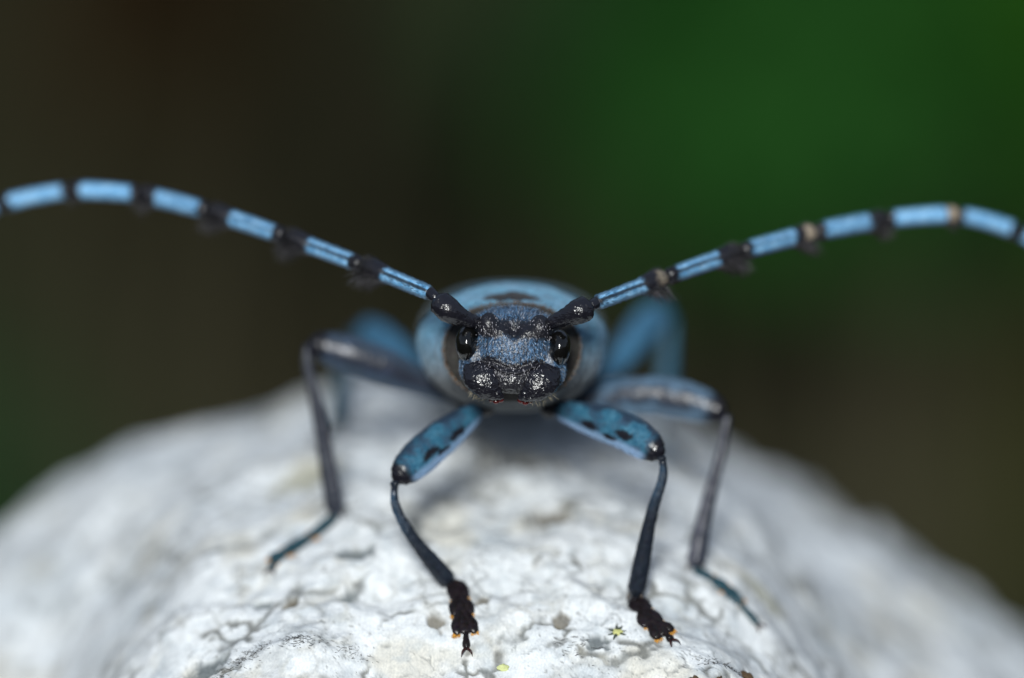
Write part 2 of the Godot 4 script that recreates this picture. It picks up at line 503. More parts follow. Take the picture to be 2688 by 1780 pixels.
func make_face(beetle: Node3D) -> void:
	for side in [-1.0, 1.0]:
		# compound eye: a kidney that wraps round the antenna's socket
		var s := Shape.new()
		var nt := 40
		var na := 80
		for i in nt + 1:
			for k in na:
				var a := PI * i / nt
				var b := TAU * k / na
				var d := Vector3(sin(a) * cos(b), cos(a), sin(a) * sin(b))
				var q := Vector3(d.x * 0.43, d.y * 0.66, d.z * 0.70)
				q.x += 0.07 * exp(-pow((q.y - 0.10) / 0.24, 2.0)) * smoothstep(0.3, -0.5, d.x)
				q.x *= 1.0 + 0.1 * d.y
				s.put(at_head(Vector3((1.63 + q.x) * side, 0.22 + q.y, -0.68 + q.z)), Color(0.006, 0.005, 0.005))
		for i in nt:
			for k in na:
				var k2 := (k + 1) % na
				if side > 0: s.quad(i * na + k, i * na + k2, (i + 1) * na + k2, (i + 1) * na + k)
				else: s.quad(i * na + k, (i + 1) * na + k, (i + 1) * na + k2, i * na + k2)
		build(s, "eye", M.eye, beetle)
	for side in [-1.0, 1.0]:
		var s := Shape.new()
		var pts := [Vector3(1.22 * side, -0.36, -0.80), Vector3(1.18 * side, -0.74, -0.32), Vector3(1.00 * side, -1.08, -0.12), Vector3(0.66 * side, -1.40, -0.08), Vector3(0.26 * side, -1.66, -0.18)]
		var moved := []
		for p in pts: moved.append(at_head(p))
		limb(s, moved, [[0.0, 0.25], [0.15, 0.52], [0.4, 0.62], [0.65, 0.48], [0.85, 0.26], [0.96, 0.11], [1.0, 0.02]], 0.62, func(_t, _c, _u, _p): return BLACK, 130, 130, Vector3(0, 0, 1), 0.03)
		build(s, "mandible", M.shell, beetle)
	var lip := Shape.new()
	limb(lip, [at_head(Vector3(-0.52, -1.06, -0.12)), at_head(Vector3(0, -1.04, -0.04)), at_head(Vector3(0.52, -1.06, -0.12))], [[0.0, 0.12], [0.12, 0.28], [0.5, 0.30], [0.88, 0.28], [1.0, 0.12]], 0.5, func(_t, _c, _u, _p): return Color(0.016, 0.016, 0.02), 100, 60, Vector3(0, 0, 1), 0.04)
	build(lip, "upper_lip", M.shell, beetle)
	for side in [-1.0, 1.0]:
		var s := Shape.new()
		for k in 3:
			var at := at_head(Vector3((0.36 + 0.16 * k) * side, -1.70 - 0.06 * (1 if k == 1 else 0), -0.34 - 0.02 * k))
			ball(s, at, Vector3(0.13, 0.11, 0.12), Color(0.055, 0.006, 0.006), Basis(), 10)
		build(s, "palp", M.shell, beetle)
	# whiskers round the mouth, blue scales of hair on the face, the fringe of the collar
	var list := []
	for h in head_hairs:
		var p: Vector3 = h[0]
		var out: Vector3 = h[1]
		var flow := Vector3(p.x * 0.25, -1.0, 0.0) if p.y < 0.6 else Vector3(p.x * 0.4, 0.7, 0.35)
		flow += rdir() * 0.45
		var dir := (flow.normalized() + out * 0.28).normalized()
		var col := HAIR_BLUE * rnd(0.25, 1.2)
		if rng.randf() < 0.16: col = Color(0.58, 0.60, 0.66)
		elif rng.randf() < 0.25: col = Color(0.02, 0.035, 0.06)
		col.a = 1.0
		list.append([at_head(p - out * 0.01), head_turn * dir, rnd(0.07, 0.14), rnd(0.005, 0.008), col])
	for i in 800:      # sparse pale hairs painted as glints on the black brow, jaws and lip
		var p := Vector3(rnd(-1.5, 1.5), rnd(-1.55, 1.3), 1.2)
		var black_zone := p.y < -0.35 or p.y > 0.42
		if not black_zone or (absf(p.x) < 0.5 and p.y < -0.9): continue
		for step in 9: p.z -= minf(head_field(p) * 0.9, minf(0.4, egg(Vector3(absf(p.x), p.y, p.z), Vector3(0.95, -1.02, -0.22), Vector3(0.56, 0.62, 0.42))))
		if p.z < -0.9: continue
		var shine := rnd(0.15, 0.6)
		list.append([at_head(p), head_turn * (Vector3(rnd(-0.5, 0.5), -0.8, 0.25)), rnd(0.03, 0.10), rnd(0.006, 0.011), Color(shine, shine * 0.97, shine * 1.08)])
	hairs(list, "face_hair", M.hair, beetle)
	list = []
	for i in 130:
		var side := -1.0 if i % 2 == 0 else 1.0
		var p := Vector3(side * rnd(0.45, 1.4), rnd(-1.75, -1.15), rnd(-0.7, -0.2))
		p.y = -1.05 - 0.62 * sqrt(maxf(0.0, 1.0 - pow((absf(p.x) - 0.8) / 0.7, 2.0))) * rnd(0.7, 1.0)
		list.append([at_head(p), Vector3(side * rnd(0.0, 0.9), rnd(-1.0, 0.1), rnd(-0.2, 0.6)), rnd(0.15, 0.42), 0.007, Color(0.42, 0.36, 0.24)])
	hairs(list, "whisker_hair", M.hair, beetle)
	list = []
	for i in 1500:
		var a := rnd(-0.9, PI + 0.9)
		var p := round_ring(ring_at(RINGS, rnd(1.55, 2.4) / (RINGS.size() - 1)), a)
		var out := Vector3(p.x, p.y + 0.3, 0).normalized()
		var pale := rng.randf() < (0.05 if p.y > 0.6 else 0.45)
		list.append([p - out * 0.02, Vector3(0, 0, 1.0) + out * rnd(0.15, 0.7) + rdir() * 0.2, rnd(0.10, 0.24), 0.009, Color(0.5, 0.52, 0.50) if pale else Color(0.36, 0.17, 0.05) * rnd(0.6, 1.2)])
	hairs(list, "collar_hair", M.hair, beetle)
	list = []
	for i in 9000:      # the short velvet of the pronotum
		var rr := ring_at(RINGS, rnd(2.6, 9.0) / (RINGS.size() - 1))
		var a := rnd(-0.8, PI + 0.8)
		var p := round_ring(rr, a)
		var c := trunk_tint(p)
		if c.b < 0.1: continue
		var out := Vector3(p.x, p.y + 0.3, 0).normalized()
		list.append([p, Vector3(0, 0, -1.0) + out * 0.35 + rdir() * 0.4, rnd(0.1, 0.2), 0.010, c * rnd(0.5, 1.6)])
	hairs(list, "pronotum_hair", M.hair, beetle)

func make_antenna(beetle: Node3D, scape: Array, joints: Array, side: float) -> void:
	var an := branch("antenna", beetle)
	var s := Shape.new()
	limb(s, scape, [[0.0, 0.17], [0.08, 0.22], [0.35, 0.29], [0.7, 0.46], [0.88, 0.44], [0.97, 0.28], [1.0, 0.06]], 0.95, func(_t, _c, _u, _p): return BLACK, 60, 60, Vector3(0, 0, 1), 0.03)
	build(s, "scape", M.shell, an)
	s = Shape.new()
	var tip: Vector3 = scape[scape.size() - 1]
	var j0: Vector3 = joints[0]
	limb(s, [tip + (tip - j0) * 0.5, tip, j0, j0 + (j0 - tip) * 1.2], [[0.0, 0.12], [0.3, 0.20], [0.7, 0.22], [1.0, 0.12]], 1.0, func(_t, _c, _u, _p): return BLACK, 20, 32, Vector3(0, 0, 1), 0.01)
	build(s, "pedicel", M.shell, an)
	var tufts := []
	var velvet := []
	for k in joints.size() - 1:
		var a: Vector3 = joints[k]; var b: Vector3 = joints[k + 1]
		var pre: Vector3 = joints[k - 1] if k > 0 else a * 2.0 - b
		var post: Vector3 = joints[k + 2] if k + 2 < joints.size() else b * 2.0 - a
		var pts := []
		for i in 5: pts.append(a.cubic_interpolate(b, pre, post, lerpf(0.0, 1.0, i / 4.0) * 0.97 + 0.015).lerp(a.lerp(b, i / 4.0), 0.3))
		var thick: float = [0.275, 0.30, 0.32, 0.335, 0.33, 0.315, 0.30, 0.28, 0.24, 0.2][k]
		var knob: float = [0.41, 0.40, 0.39, 0.38, 0.36, 0.34, 0.32, 0.29, 0.25, 0.2][k]
		var dark_from: float = [0.66, 0.68, 0.70, 0.74, 0.80, 0.82, 0.84, 0.85, 0.86, 0.9][k]
		var dark_to: float = [0.05, 0.15, 0.14, 0.13, 0.10, 0.08, 0.06, 0.06, 0.06, 0.06][k]
		var stripe: float = [1.0, 0.95, 0.6, 0.25, 0.0, 0.0, 0.0, 0.0, 0.0, 0.0][k]
		var bare: float = ([0.45, 0.0, 0.9, 0.0, 1.0, 0.0, 0.0, 0.0, 0.0, 0.0][k] if side > 0.0 else 0.0)
		var tint := func(t: float, c: float, u: float, p: Vector3) -> Color:
			var wob := grain.get_noise_3dv(p * 3.0) * 0.05
			var blue := smoothstep(dark_from + 0.02, dark_from - 0.03, t + wob) * smoothstep(dark_to - 0.05, dark_to, t + wob)
			var col := Color(0.10, 0.29, 0.52).lerp(Color(0.25, 0.48, 0.72), 0.5 + grain.get_noise_3dv(p * 4.0))
			var on := smoothstep(0.34, 0.16, absf(-u * side - 0.12) + wob) * smoothstep(0.0, 0.3, c) * stripe
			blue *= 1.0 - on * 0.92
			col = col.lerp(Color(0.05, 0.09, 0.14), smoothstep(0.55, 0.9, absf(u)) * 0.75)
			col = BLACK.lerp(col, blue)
			if bare > 0.0:      # rubbed tan patch at the joint
				col = col.lerp(Color(0.30, 0.25, 0.19), bare * smoothstep(0.80, 0.86, t + wob) * smoothstep(-0.2, 0.4, c) * smoothstep(0.9, 0.5, absf(u + 0.1)))
			col.a = 1.0
			return col
		s = Shape.new()
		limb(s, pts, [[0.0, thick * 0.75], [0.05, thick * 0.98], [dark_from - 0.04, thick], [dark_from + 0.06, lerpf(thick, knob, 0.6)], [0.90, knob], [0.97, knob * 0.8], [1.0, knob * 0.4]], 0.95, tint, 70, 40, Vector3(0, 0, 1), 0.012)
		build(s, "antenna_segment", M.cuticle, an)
		var d := (b - a).normalized()
		var n1 := d.cross(Vector3(0, 0, 1)).normalized()
		if n1.y < 0.0: n1 = -n1
		var n2 := d.cross(n1)
		if k < 5:      # the brush of black hair at the end of the joint, fuller below
			for i in [1300, 1300, 1200, 800, 400][k]:
				var g := rnd(0.0, TAU)
				var out := n1 * sin(g) + n2 * cos(g)
				var t := rnd(dark_from - 0.02, 0.97)
				var low := smoothstep(0.3, -0.9, sin(g))
				if bare > 0.0 and out.z > 0.25 and rng.randf() < 0.85: continue
				var q := spline(pts, t) + out * lerpf(thick, knob, smoothstep(dark_from, 0.9, t)) * 0.9
				var grow := lerpf(0.35, 1.15, smoothstep(dark_from, 0.88, t))
				var shade := rnd(0.005, 0.02)
				if low > 0.5 and rng.randf() < 0.25: shade = 0.08
				tufts.append([q, out * (0.6 + 0.7 * low) + d * rnd(0.15, 0.8) + rdir() * 0.2, rnd(0.12, 0.34) * grow * (0.45 + 1.5 * low) * [1.0, 1.0, 0.95, 0.8, 0.5][k], 0.011, Color(shade, shade * 0.93, shade * 1.05)])
		for i in (1100 if k < 4 else 300):      # fine blue nap that softens the outline
			var g := rnd(0.0, TAU)
			var out := n1 * sin(g) + n2 * cos(g)
			var t := rnd(0.02, 0.97)
			var q := spline(pts, t) + out * thick * 0.97
			var col: Color = tint.call(t, out.z, 0.0 if absf(out.dot(n1)) < 0.3 else 1.0, q)
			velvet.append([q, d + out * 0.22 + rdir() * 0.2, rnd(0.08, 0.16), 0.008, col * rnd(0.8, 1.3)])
	hairs(tufts, "tuft_hair", M.hair, an)
	hairs(velvet, "nap_hair", M.hair, an)

# kind 0 front, 1 middle, 2 hind
func make_leg(beetle: Node3D, femur: Array, tibia: Array, toes: Array, kind: int, side: float) -> void:
	var leg := branch("leg", beetle)
	var ankle: Vector3 = tibia[3]
	if kind < 2: tibia[3] = Vector3(ankle.x, minf(ankle.y, toes[0].y + 0.15), ankle.z)
	var fat: float = [0.65, 0.72, 0.60][kind]
	var prof := [[0.0, 0.24], [0.1, 0.27], [0.28, fat * 0.62], [0.55, fat * 0.98], [0.75, fat], [0.9, fat * 0.86], [0.97, fat * 0.64], [1.0, 0.12]]
	var long: float = (femur[3] as Vector3).distance_to(femur[0])
	var tint := func(t: float, c: float, u: float, p: Vector3) -> Color:
		var n := grain.get_noise_3dv(p * 1.3)
		var n2 := grain.get_noise_3dv(p * 4.0)
		var col := BLACK
		if kind == 0:
			var up := -u * side
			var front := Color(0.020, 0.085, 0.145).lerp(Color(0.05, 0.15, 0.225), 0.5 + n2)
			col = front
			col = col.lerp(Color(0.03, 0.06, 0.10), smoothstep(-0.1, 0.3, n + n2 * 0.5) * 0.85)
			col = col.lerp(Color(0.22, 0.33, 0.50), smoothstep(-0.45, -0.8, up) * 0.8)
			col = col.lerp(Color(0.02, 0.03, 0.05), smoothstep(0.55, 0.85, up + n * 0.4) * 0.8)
			for b in [[0.49, -0.36, 0.065, 0.26], [0.70, -0.22, 0.06, 0.20], [0.62, -0.62, 0.05, 0.12]]:
				var d: float = Vector2((t - b[0]) / b[2], (up - b[1]) / b[3]).length() + n * 0.8 + n2 * 0.4
				if c > 0.0: col = col.lerp(BLACK, 1.0 - smoothstep(0.8, 1.2, d))
			col = col.lerp(BLACK, smoothstep(0.30, 0.12, t + n * 0.1))
		elif kind == 1:
			col = Color(0.018, 0.022, 0.034).lerp(Color(0.05, 0.085, 0.13) if side > 0 else Color(0.025, 0.035, 0.06), smoothstep(0.0, 0.5, n + n2 * 0.5))
			col = col.lerp(Color(0.15, 0.26, 0.38), smoothstep(0.25, 0.75, absf(u)) * (0.34 if side > 0 else 0.12))
		else:
			col = Color(0.045, 0.135, 0.225).lerp(Color(0.03, 0.08, 0.14), smoothstep(0.0, 0.5, n))
		col = col.lerp(BLACK, smoothstep(0.88, 0.95, t))
		col.a = 1.0
		return col
	var s := Shape.new()
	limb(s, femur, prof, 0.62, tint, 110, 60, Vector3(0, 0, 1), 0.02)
	ball(s, femur[0], Vector3(0.42, 0.42, 0.42), BLACK, Basis(), 12, 0.02)      # trochanter
	build(s, "femur", M.leg, leg)
	s = Shape.new()
	ball(s, (femur[3] as Vector3).lerp(femur[2], 0.15), Vector3(1, 1, 0.78) * fat * 0.55, BLACK, Basis(), 14)
	build(s, "knee", M.polish, leg)
	s = Shape.new()
	var tib_tint := func(t: float, c: float, u: float, p: Vector3) -> Color:
		var col := Color(0.014, 0.018, 0.026)
		if kind == 0: col = col.lerp(Color(0.03, 0.06, 0.10), smoothstep(0.1, 0.2, t) * smoothstep(0.7, 0.4, t) * (0.5 + 0.5 * u))  # blue-grey sheen painted along the middle of the front shin
		if kind == 1: col = col.lerp(Color(0.04, 0.042, 0.06), (0.4 + 0.6 * smoothstep(-0.2, 0.6, u * side)) * (1.0 if side > 0 else 0.5))
		if kind == 2: col = Color(0.04, 0.10, 0.15) if side > 0 else Color(0.03, 0.06, 0.08)
		col = col * (1.0 + grain.get_noise_3dv(p * 4.0) * 0.5)
		col.a = 1.0
		return col
	var thin: float = [0.125, 0.150, 0.18][kind]
	limb(s, tibia, [[0.0, 0.10], [0.03, 0.17], [0.10, thin], [0.4, thin * 1.35], [0.7, thin * 1.85], [0.9, 0.33], [0.97, 0.34], [1.0, 0.14]], 0.85, tib_tint, 110, 40, Vector3(0, 0, 1), 0.02)
	var end: Vector3 = tibia[tibia.size() - 1]
	var toward: Vector3 = ((toes[0] as Vector3) - end).normalized()
	for sp in [-1.0, 1.0]:      # two spurs at the end
		var q: Vector3 = end + Vector3(0.22 * sp, 0.1, 0.06)
		limb(s, [q, q + Vector3(0.10 * sp, -0.28, 0.08)], [[0.0, 0.05], [0.5, 0.035], [1.0, 0.004]], 1.0, func(_t, _c, _u, _p): return Color(0.05, 0.03, 0.015), 8, 10)
	build(s, "tibia", M.leg, leg)
	# tarsus: three lobed joints, then a slim one with two claws
	s = Shape.new()
	var pads := []
	var toe_size: float = [1.1, 0.62, 0.7][kind]
	var chain := [end.lerp(toes[0], 0.3)] + toes
	var toe_tint := func(_t: float, _c: float, u: float, p: Vector3) -> Color:
		var col := Color(0.013, 0.010, 0.011) if kind == 0 else (Color(0.02, 0.05, 0.065) if u > -0.9 else BLACK)
		col = col * (1.0 + grain.get_noise_3dv(p * 5.0) * 0.6)
		col.a = 1.0
		return col
	var total := 0.0
	for i in chain.size() - 1: total += (chain[i] as Vector3).distance_to(chain[i + 1])
	var edges := [0.0, 0.34, 0.56, 0.74, 1.0]
	for k in 4:
		var t0: float = edges[k]; var t1: float = edges[k + 1] + (0.09 if k < 3 else 0.0)
		var pts := []
		for i in 4: pts.append(spline(chain, lerpf(t0, t1, i / 3.0)))
		var along: Vector3 = (pts[3] - pts[0]).normalized()
		var up := (Vector3(0, 0.75, 0.66) - along * Vector3(0, 0.75, 0.66).dot(along)).normalized()
		var across := along.cross(up)
		if k < 3:
			limb(s, pts, [[0.0, 0.11 * toe_size], [0.4, 0.19 * toe_size], [0.75, 0.25 * toe_size], [0.95, 0.2 * toe_size], [1.0, 0.08]], 0.45, toe_tint, 24, 22, up, 0.03)
			for lobe in [-1.0, 1.0]:
				var w: float = [0.17, 0.22, 0.24][k] * toe_size
				var lp := [pts[0], pts[1] + across * lobe * w * 0.45, pts[2] + across * lobe * w * 1.0, pts[3] + across * lobe * w * 1.15 - up * 0.02]
				limb(s, lp, [[0.0, 0.10 * toe_size], [0.3, 0.15 * toe_size], [0.7, 0.20 * toe_size], [0.92, 0.15 * toe_size], [1.0, 0.05]], 0.6, toe_tint, 24, 22, up, 0.02)
				var tip: Vector3 = lp[3]
				for i in 60:
					pads.append([tip + across * lobe * rnd(-0.12, 0.14) - up * rnd(0.02, 0.09) - along * rnd(-0.02, 0.16), along * 0.5 + across * lobe * rnd(-0.2, 0.6) - up * 0.35 + rdir() * 0.3, rnd(0.08, 0.15), 0.016, Color(0.55, 0.26, 0.03) * rnd(0.7, 1.2)])
		else:
			limb(s, pts, [[0.0, 0.07], [0.4, 0.09], [0.85, 0.15], [1.0, 0.08]], 0.9, toe_tint, 24, 20, up, 0.01)
			for claw in [-1.0, 1.0]:
				var q: Vector3 = pts[3]
				limb(s, [q + across * claw * 0.05, q + across * claw * 0.15 + along * 0.16 + up * 0.03, q + across * claw * 0.20 + along * 0.30 - up * 0.10], [[0.0, 0.055], [0.5, 0.04], [1.0, 0.006]], 1.0, func(_t, _c, _u, _p): return Color(0.035, 0.015, 0.012), 10, 10)
	build(s, "tarsus", M.leg, leg)
	hairs(pads, "tarsal_pad", M.hair, leg)
	if kind < 2:
		var list := []
		for i in (2600 if kind == 0 else 1800):      # powdery nap of the thigh
			var t := rnd(0.14, 0.88)
			var q := spline(femur, t)
			var d := (spline(femur, t + 0.01) - spline(femur, t - 0.01)).normalized()
			var fr := (Vector3(0, 0, 1) - d * d.z).normalized()
			var sd := d.cross(fr)
			var a := rnd(-2.0, 2.0)
			var out := fr * cos(a) * 0.62 + sd * sin(a)
			var at: Vector3 = q + out * lut(prof, t)
			var c: Color = tint.call(t, cos(a), sin(a), at)
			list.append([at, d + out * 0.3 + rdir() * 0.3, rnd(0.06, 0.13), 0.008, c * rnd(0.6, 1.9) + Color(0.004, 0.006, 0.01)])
		for i in 900:
			var t := rnd(0.25, 1.0)
			var p := spline(tibia, t)
			var d := (spline(tibia, t + 0.02) - spline(tibia, t - 0.02)).normalized()
			var out := rdir(); out = (out - d * out.dot(d)).normalized()
			list.append([p + out * thin * (1.0 + t * 0.8) * 0.9, d + out * 0.45, rnd(0.06, 0.14), 0.007, Color(0.03, 0.035, 0.045) * (1.0 if rng.randf() < 0.6 else 4.0)])
		hairs(list, "leg_hair", M.hair, leg)

func on_rock(list: Array, lift: float) -> Array:      # toes: x and z are kept, the height comes from the rock
	var out := []
	for p in list: out.append(Vector3(p.x, fine_y(p.x, p.z, ground_y(p.x, p.z)) + lift, p.z))
	return out

func make_beetle() -> void:
	var b := base("beetle", "slate blue longhorn beetle with black face and banded antennae standing on white rock", "beetle", BASE)
	make_trunk(b)
	make_wing_case(b, -1.0)
	make_wing_case(b, 1.0)
	make_face(b)
	make_antenna(b, [Vector3(-1.11, 0.54, -0.55), Vector3(-1.61, 0.70, -0.30), Vector3(-2.22, 1.01, -0.10), Vector3(-2.72, 1.46, -0.30)],
		[Vector3(-2.87, 1.61, -0.50), Vector3(-5.36, 2.64, -2.55), Vector3(-8.22, 3.71, -4.25), Vector3(-11.06, 4.66, -5.78), Vector3(-13.67, 5.31, -7.06), Vector3(-16.35, 5.47, -8.07), Vector3(-18.98, 4.97, -8.92), Vector3(-21.54, 3.78, -9.78), Vector3(-23.87, 2.08, -10.62), Vector3(-25.85, -0.29, -11.47)], -1.0)
	make_antenna(b, [Vector3(1.19, 0.51, -0.55), Vector3(1.70, 0.70, -0.30), Vector3(2.31, 0.95, -0.10), Vector3(2.81, 1.18, -0.30)],
		[Vector3(2.94, 1.26, -0.50), Vector3(5.52, 2.23, -2.55), Vector3(8.27, 3.17, -4.25), Vector3(11.04, 3.91, -5.78), Vector3(13.75, 4.40, -7.06), Vector3(16.45, 4.58, -8.07), Vector3(18.81, 3.95, -8.92), Vector3(21.14, 2.50, -9.78), Vector3(23.04, 0.57, -10.62), Vector3(24.59, -1.87, -11.47)], 1.0)
	make_leg(b, [Vector3(-0.95, -2.37, -4.40), Vector3(-1.64, -2.86, -3.80), Vector3(-3.00, -3.95, -2.75), Vector3(-4.15, -5.02, -1.95)],
		[Vector3(-4.20, -5.07, -1.90), Vector3(-4.15, -6.00, -2.00), Vector3(-3.50, -7.21, -2.40), Vector3(-2.22, -8.80, -3.00)],
		on_rock([Vector3(-2.04, 0, -2.95), Vector3(-1.87, 0, -2.40), Vector3(-1.80, 0, -1.80), Vector3(-1.66, 0, -1.00), Vector3(-1.62, 0, -0.45)], 0.16), 0, -1.0)
	make_leg(b, [Vector3(1.39, -2.46, -4.40), Vector3(2.15, -2.68, -3.80), Vector3(4.05, -3.31, -2.60), Vector3(5.32, -4.12, -1.85)],
		[Vector3(5.35, -4.18, -1.80), Vector3(5.40, -4.95, -1.90), Vector3(4.98, -6.37, -2.20), Vector3(4.42, -8.54, -2.80)],
		on_rock([Vector3(4.45, 0, -2.75), Vector3(4.70, 0, -2.20), Vector3(4.97, 0, -1.60), Vector3(5.45, 0, -1.20), Vector3(5.68, 0, -0.95)], 0.16), 0, 1.0)
	make_leg(b, [Vector3(-1.67, -2.35, -7.50), Vector3(-3.41, -1.58, -7.30), Vector3(-5.30, -0.81, -7.10), Vector3(-7.42, -0.14, -7.00)],
		[Vector3(-7.49, -0.18, -7.00), Vector3(-7.50, -0.91, -7.00), Vector3(-7.05, -2.95, -7.00), Vector3(-6.46, -6.01, -7.00)],
		on_rock([Vector3(-6.60, 0, -6.9), Vector3(-7.64, 0, -6.20), Vector3(-8.58, 0, -5.60), Vector3(-8.76, 0, -5.10)], 0.15), 1, -1.0)
	make_leg(b, [Vector3(1.48, -2.41, -7.50), Vector3(3.02, -2.21, -7.30), Vector3(5.53, -2.12, -7.00), Vector3(7.82, -2.70, -6.50)],
		[Vector3(7.89, -2.79, -6.50), Vector3(7.63, -4.25, -6.30), Vector3(7.10, -6.2, -6.00), Vector3(6.66, -8.23, -5.60)],
		on_rock([Vector3(6.80, 0, -5.60), Vector3(7.44, 0, -5.20), Vector3(8.01, 0, -4.90), Vector3(8.93, 0, -4.50)], 0.15), 1, 1.0)
	make_leg(b, [Vector3(-3.10, -1.59, -14.50), Vector3(-3.77, -1.09, -15.50), Vector3(-4.98, -0.07, -17.50), Vector3(-5.97, 0.41, -19.00)],
		[Vector3(-5.97, 0.41, -19.00), Vector3(-6.26, -0.15, -18.70), Vector3(-6.58, -1.76, -17.20), Vector3(-6.68, -3.21, -16.20)],
		on_rock([Vector3(-6.7, 0, -16.1), Vector3(-7.0, 0, -15.6), Vector3(-7.2, 0, -15.0), Vector3(-7.4, 0, -14.4)], 0.15), 2, -1.0)
	make_leg(b, [Vector3(3.13, -1.74, -14.50), Vector3(3.88, -1.09, -16.00), Vector3(5.10, 0.44, -18.50), Vector3(6.07, 1.29, -20.50)],
		[Vector3(6.07, 1.29, -20.50), Vector3(6.13, 0.45, -20.30), Vector3(5.99, -1.48, -19.60), Vector3(5.82, -2.96, -19.00)],
		on_rock([Vector3(5.9, 0, -18.9), Vector3(6.2, 0, -18.4), Vector3(6.5, 0, -17.9), Vector3(6.9, 0, -17.4)], 0.15), 2, 1.0)

# ---------------------------------------------------------------- small things on the rock
func make_lichen(x: float, z: float, r: float, col: Color, label: String, rays: int) -> void:
	var y := fine_y(x, z, ground_y(x, z))
	var at := Vector3(x, y, z)
	var o := base("lichen", label, "lichen", at)
	var n := Vector3(0, 0.72, 0.69)
	var turn := Basis(Vector3(1, 0, 0), deg_to_rad(44))
	var s := Shape.new()
	ball(s, at + n * 0.02, Vector3(r, r * 0.45, r * 0.9), col, turn, 14, 0.10)
	ball(s, at + n * 0.03 + Vector3(r * 0.5, 0.03, 0), Vector3(r * 0.6, r * 0.4, r * 0.55), col * 0.9, turn, 10, 0.08)
	build(s, "cup", M.matt, o, at)
	if rays:
		s = Shape.new()
		for i in rays:
			var a := TAU * i / rays + rnd(-0.3, 0.3)
			var q0 := Vector3(x + cos(a) * r * 0.8, 0, z + sin(a) * r * 0.6)
			var q1 := Vector3(x + cos(a) * r * rnd(2.0, 2.7), 0, z + sin(a) * r * rnd(1.4, 2.0))
			var pts := []
			for k in 3:
				var q := q0.lerp(q1, k / 2.0)
				pts.append(Vector3(q.x, fine_y(q.x, q.z, ground_y(q.x, q.z)) + 0.02, q.z))
			limb(s, pts, [[0.0, r * 0.36], [0.5, r * 0.26], [1.0, 0.01]], 0.8, func(_t, _c, _u, _p): return Color(0.05, 0.06, 0.05), 8, 10, Vector3(0, 1, 0), 0.03)
		build(s, "dark_lobe", M.matt, o, at)

func make_crumb(x: float, z: float, r: Vector3, label: String) -> void:
	var y := fine_y(x, z, ground_y(x, z))
	var s := Shape.new()
	var at := Vector3(x, y + r.y * 0.3, z)
	ball(s, at, r, Color(0.085, 0.055, 0.035), Basis(Vector3(1, 0, 0), 0.7) * Basis(Vector3(0, 1, 0), x), 12, 0.16)
	var o := build(s, "soil_crumb", M.matt, self, at)
	o.position = at * MM
	tag(o, label, "crumb", "brown crumbs on the marble")

func make_threads() -> void:
	var list := []
	for c in [[-9.4, -0.7, 0.9, 0.5, 130], [-7.6, -0.45, 0.7, 0.35, 90], [-10.6, -0.3, 0.6, 0.4, 60], [-5.6, -0.4, 0.7, 0.4, 50], [7.6, -0.4, 1.0, 0.3, 80], [9.6, -0.6, 0.6, 0.4, 40], [2.4, -0.6, 0.8, 0.5, 40]]:
		for i in int(c[4]):
			var x: float = c[0] + rng.randfn() * c[2] * 0.5
			var z: float = c[1] + rng.randfn() * c[3] * 0.5
			var y := fine_y(x, z, ground_y(x, z)) + 0.015
			var turn := rnd(0, TAU)
			list.append([Vector3(x, y, z), Vector3(cos(turn), rnd(-0.3, 0.5), sin(turn) * 0.8), rnd(0.08, 0.30), 0.012, Color(0.05, 0.045, 0.04)])
	var o := hairs(list, "lichen_threads", M.hair, self, Vector3(0, -11, 0))
	o.position = Vector3(0, -11, 0) * MM
	tag(o, "sparse dark lichen threads on the boulder's front edge", "lichen", "", "stuff")

# ---------------------------------------------------------------- behind
func hill_y(x: float, z: float) -> float:
	var y := -120.0
	var back := -640.0 - 120.0 * sin(x * 0.0021)
	if z < back:
		y += (back - z) * 0.75 * smoothstep(0.0, 300.0, back - z)
	y += lump.get_noise_2d(x * 0.012, z * 0.012) * 70.0 * smoothstep(-200.0, -700.0, z)
	y += lump.get_noise_2d(x * 0.05 + 90.0, z * 0.05) * 16.0
	y += lump.get_noise_2d(x * 0.14, z * 0.14 + 50.0) * 7.0
	return minf(y, 2600.0 + y * 0.05)

func make_ground() -> void:
	var s := Shape.new()
	var xs := PackedFloat32Array(); var zs := PackedFloat32Array()
	var steps := [-30000.0, -12000.0, -6000.0, -4000.0, -3000.0]
	for q in steps: xs.append(q)
	var a := -2400.0
	while a <= 2400.0:
		xs.append(a)
		a += 14.0 if absf(a + 7.0) < 420.0 else 60.0
	for i in 5: xs.append(-steps[4 - i])
	for q in [-30000.0, -15000.0, -9000.0, -6000.0]: zs.append(q)
	a = -4500.0
	while a <= 800.0:
		zs.append(a)
		a += 16.0 if a > -1500.0 else 90.0
	for q in [1500.0, 3000.0, 6000.0, 12000.0, 30000.0]: zs.append(q)
	var humus := Color(0.0190, 0.0192, 0.0080)
	for z in zs:
		for x in xs:
			var y := hill_y(x, z)
			var n := lump.get_noise_2d(x * 0.02 + 300.0, z * 0.02)
			var col := humus.lerp(Color(0.014, 0.020, 0.010), smoothstep(0.0, 0.5, n))
			col = col.lerp(Color(0.025, 0.020, 0.009), smoothstep(0.1, 0.5, lump.get_noise_2d(x * 0.03, z * 0.03 + 700.0)))
			s.put(Vector3(x, y, z), col)
	var w := xs.size()
	for j in zs.size() - 1:
		for i in w - 1:
			s.quad(j * w + i, j * w + i + 1, (j + 1) * w + i + 1, (j + 1) * w + i)
	var o := build(s, "ground", M.soil, self, Vector3.ZERO)
	tag(o, "dark humus slope rising behind the boulder", "ground", "", "structure")

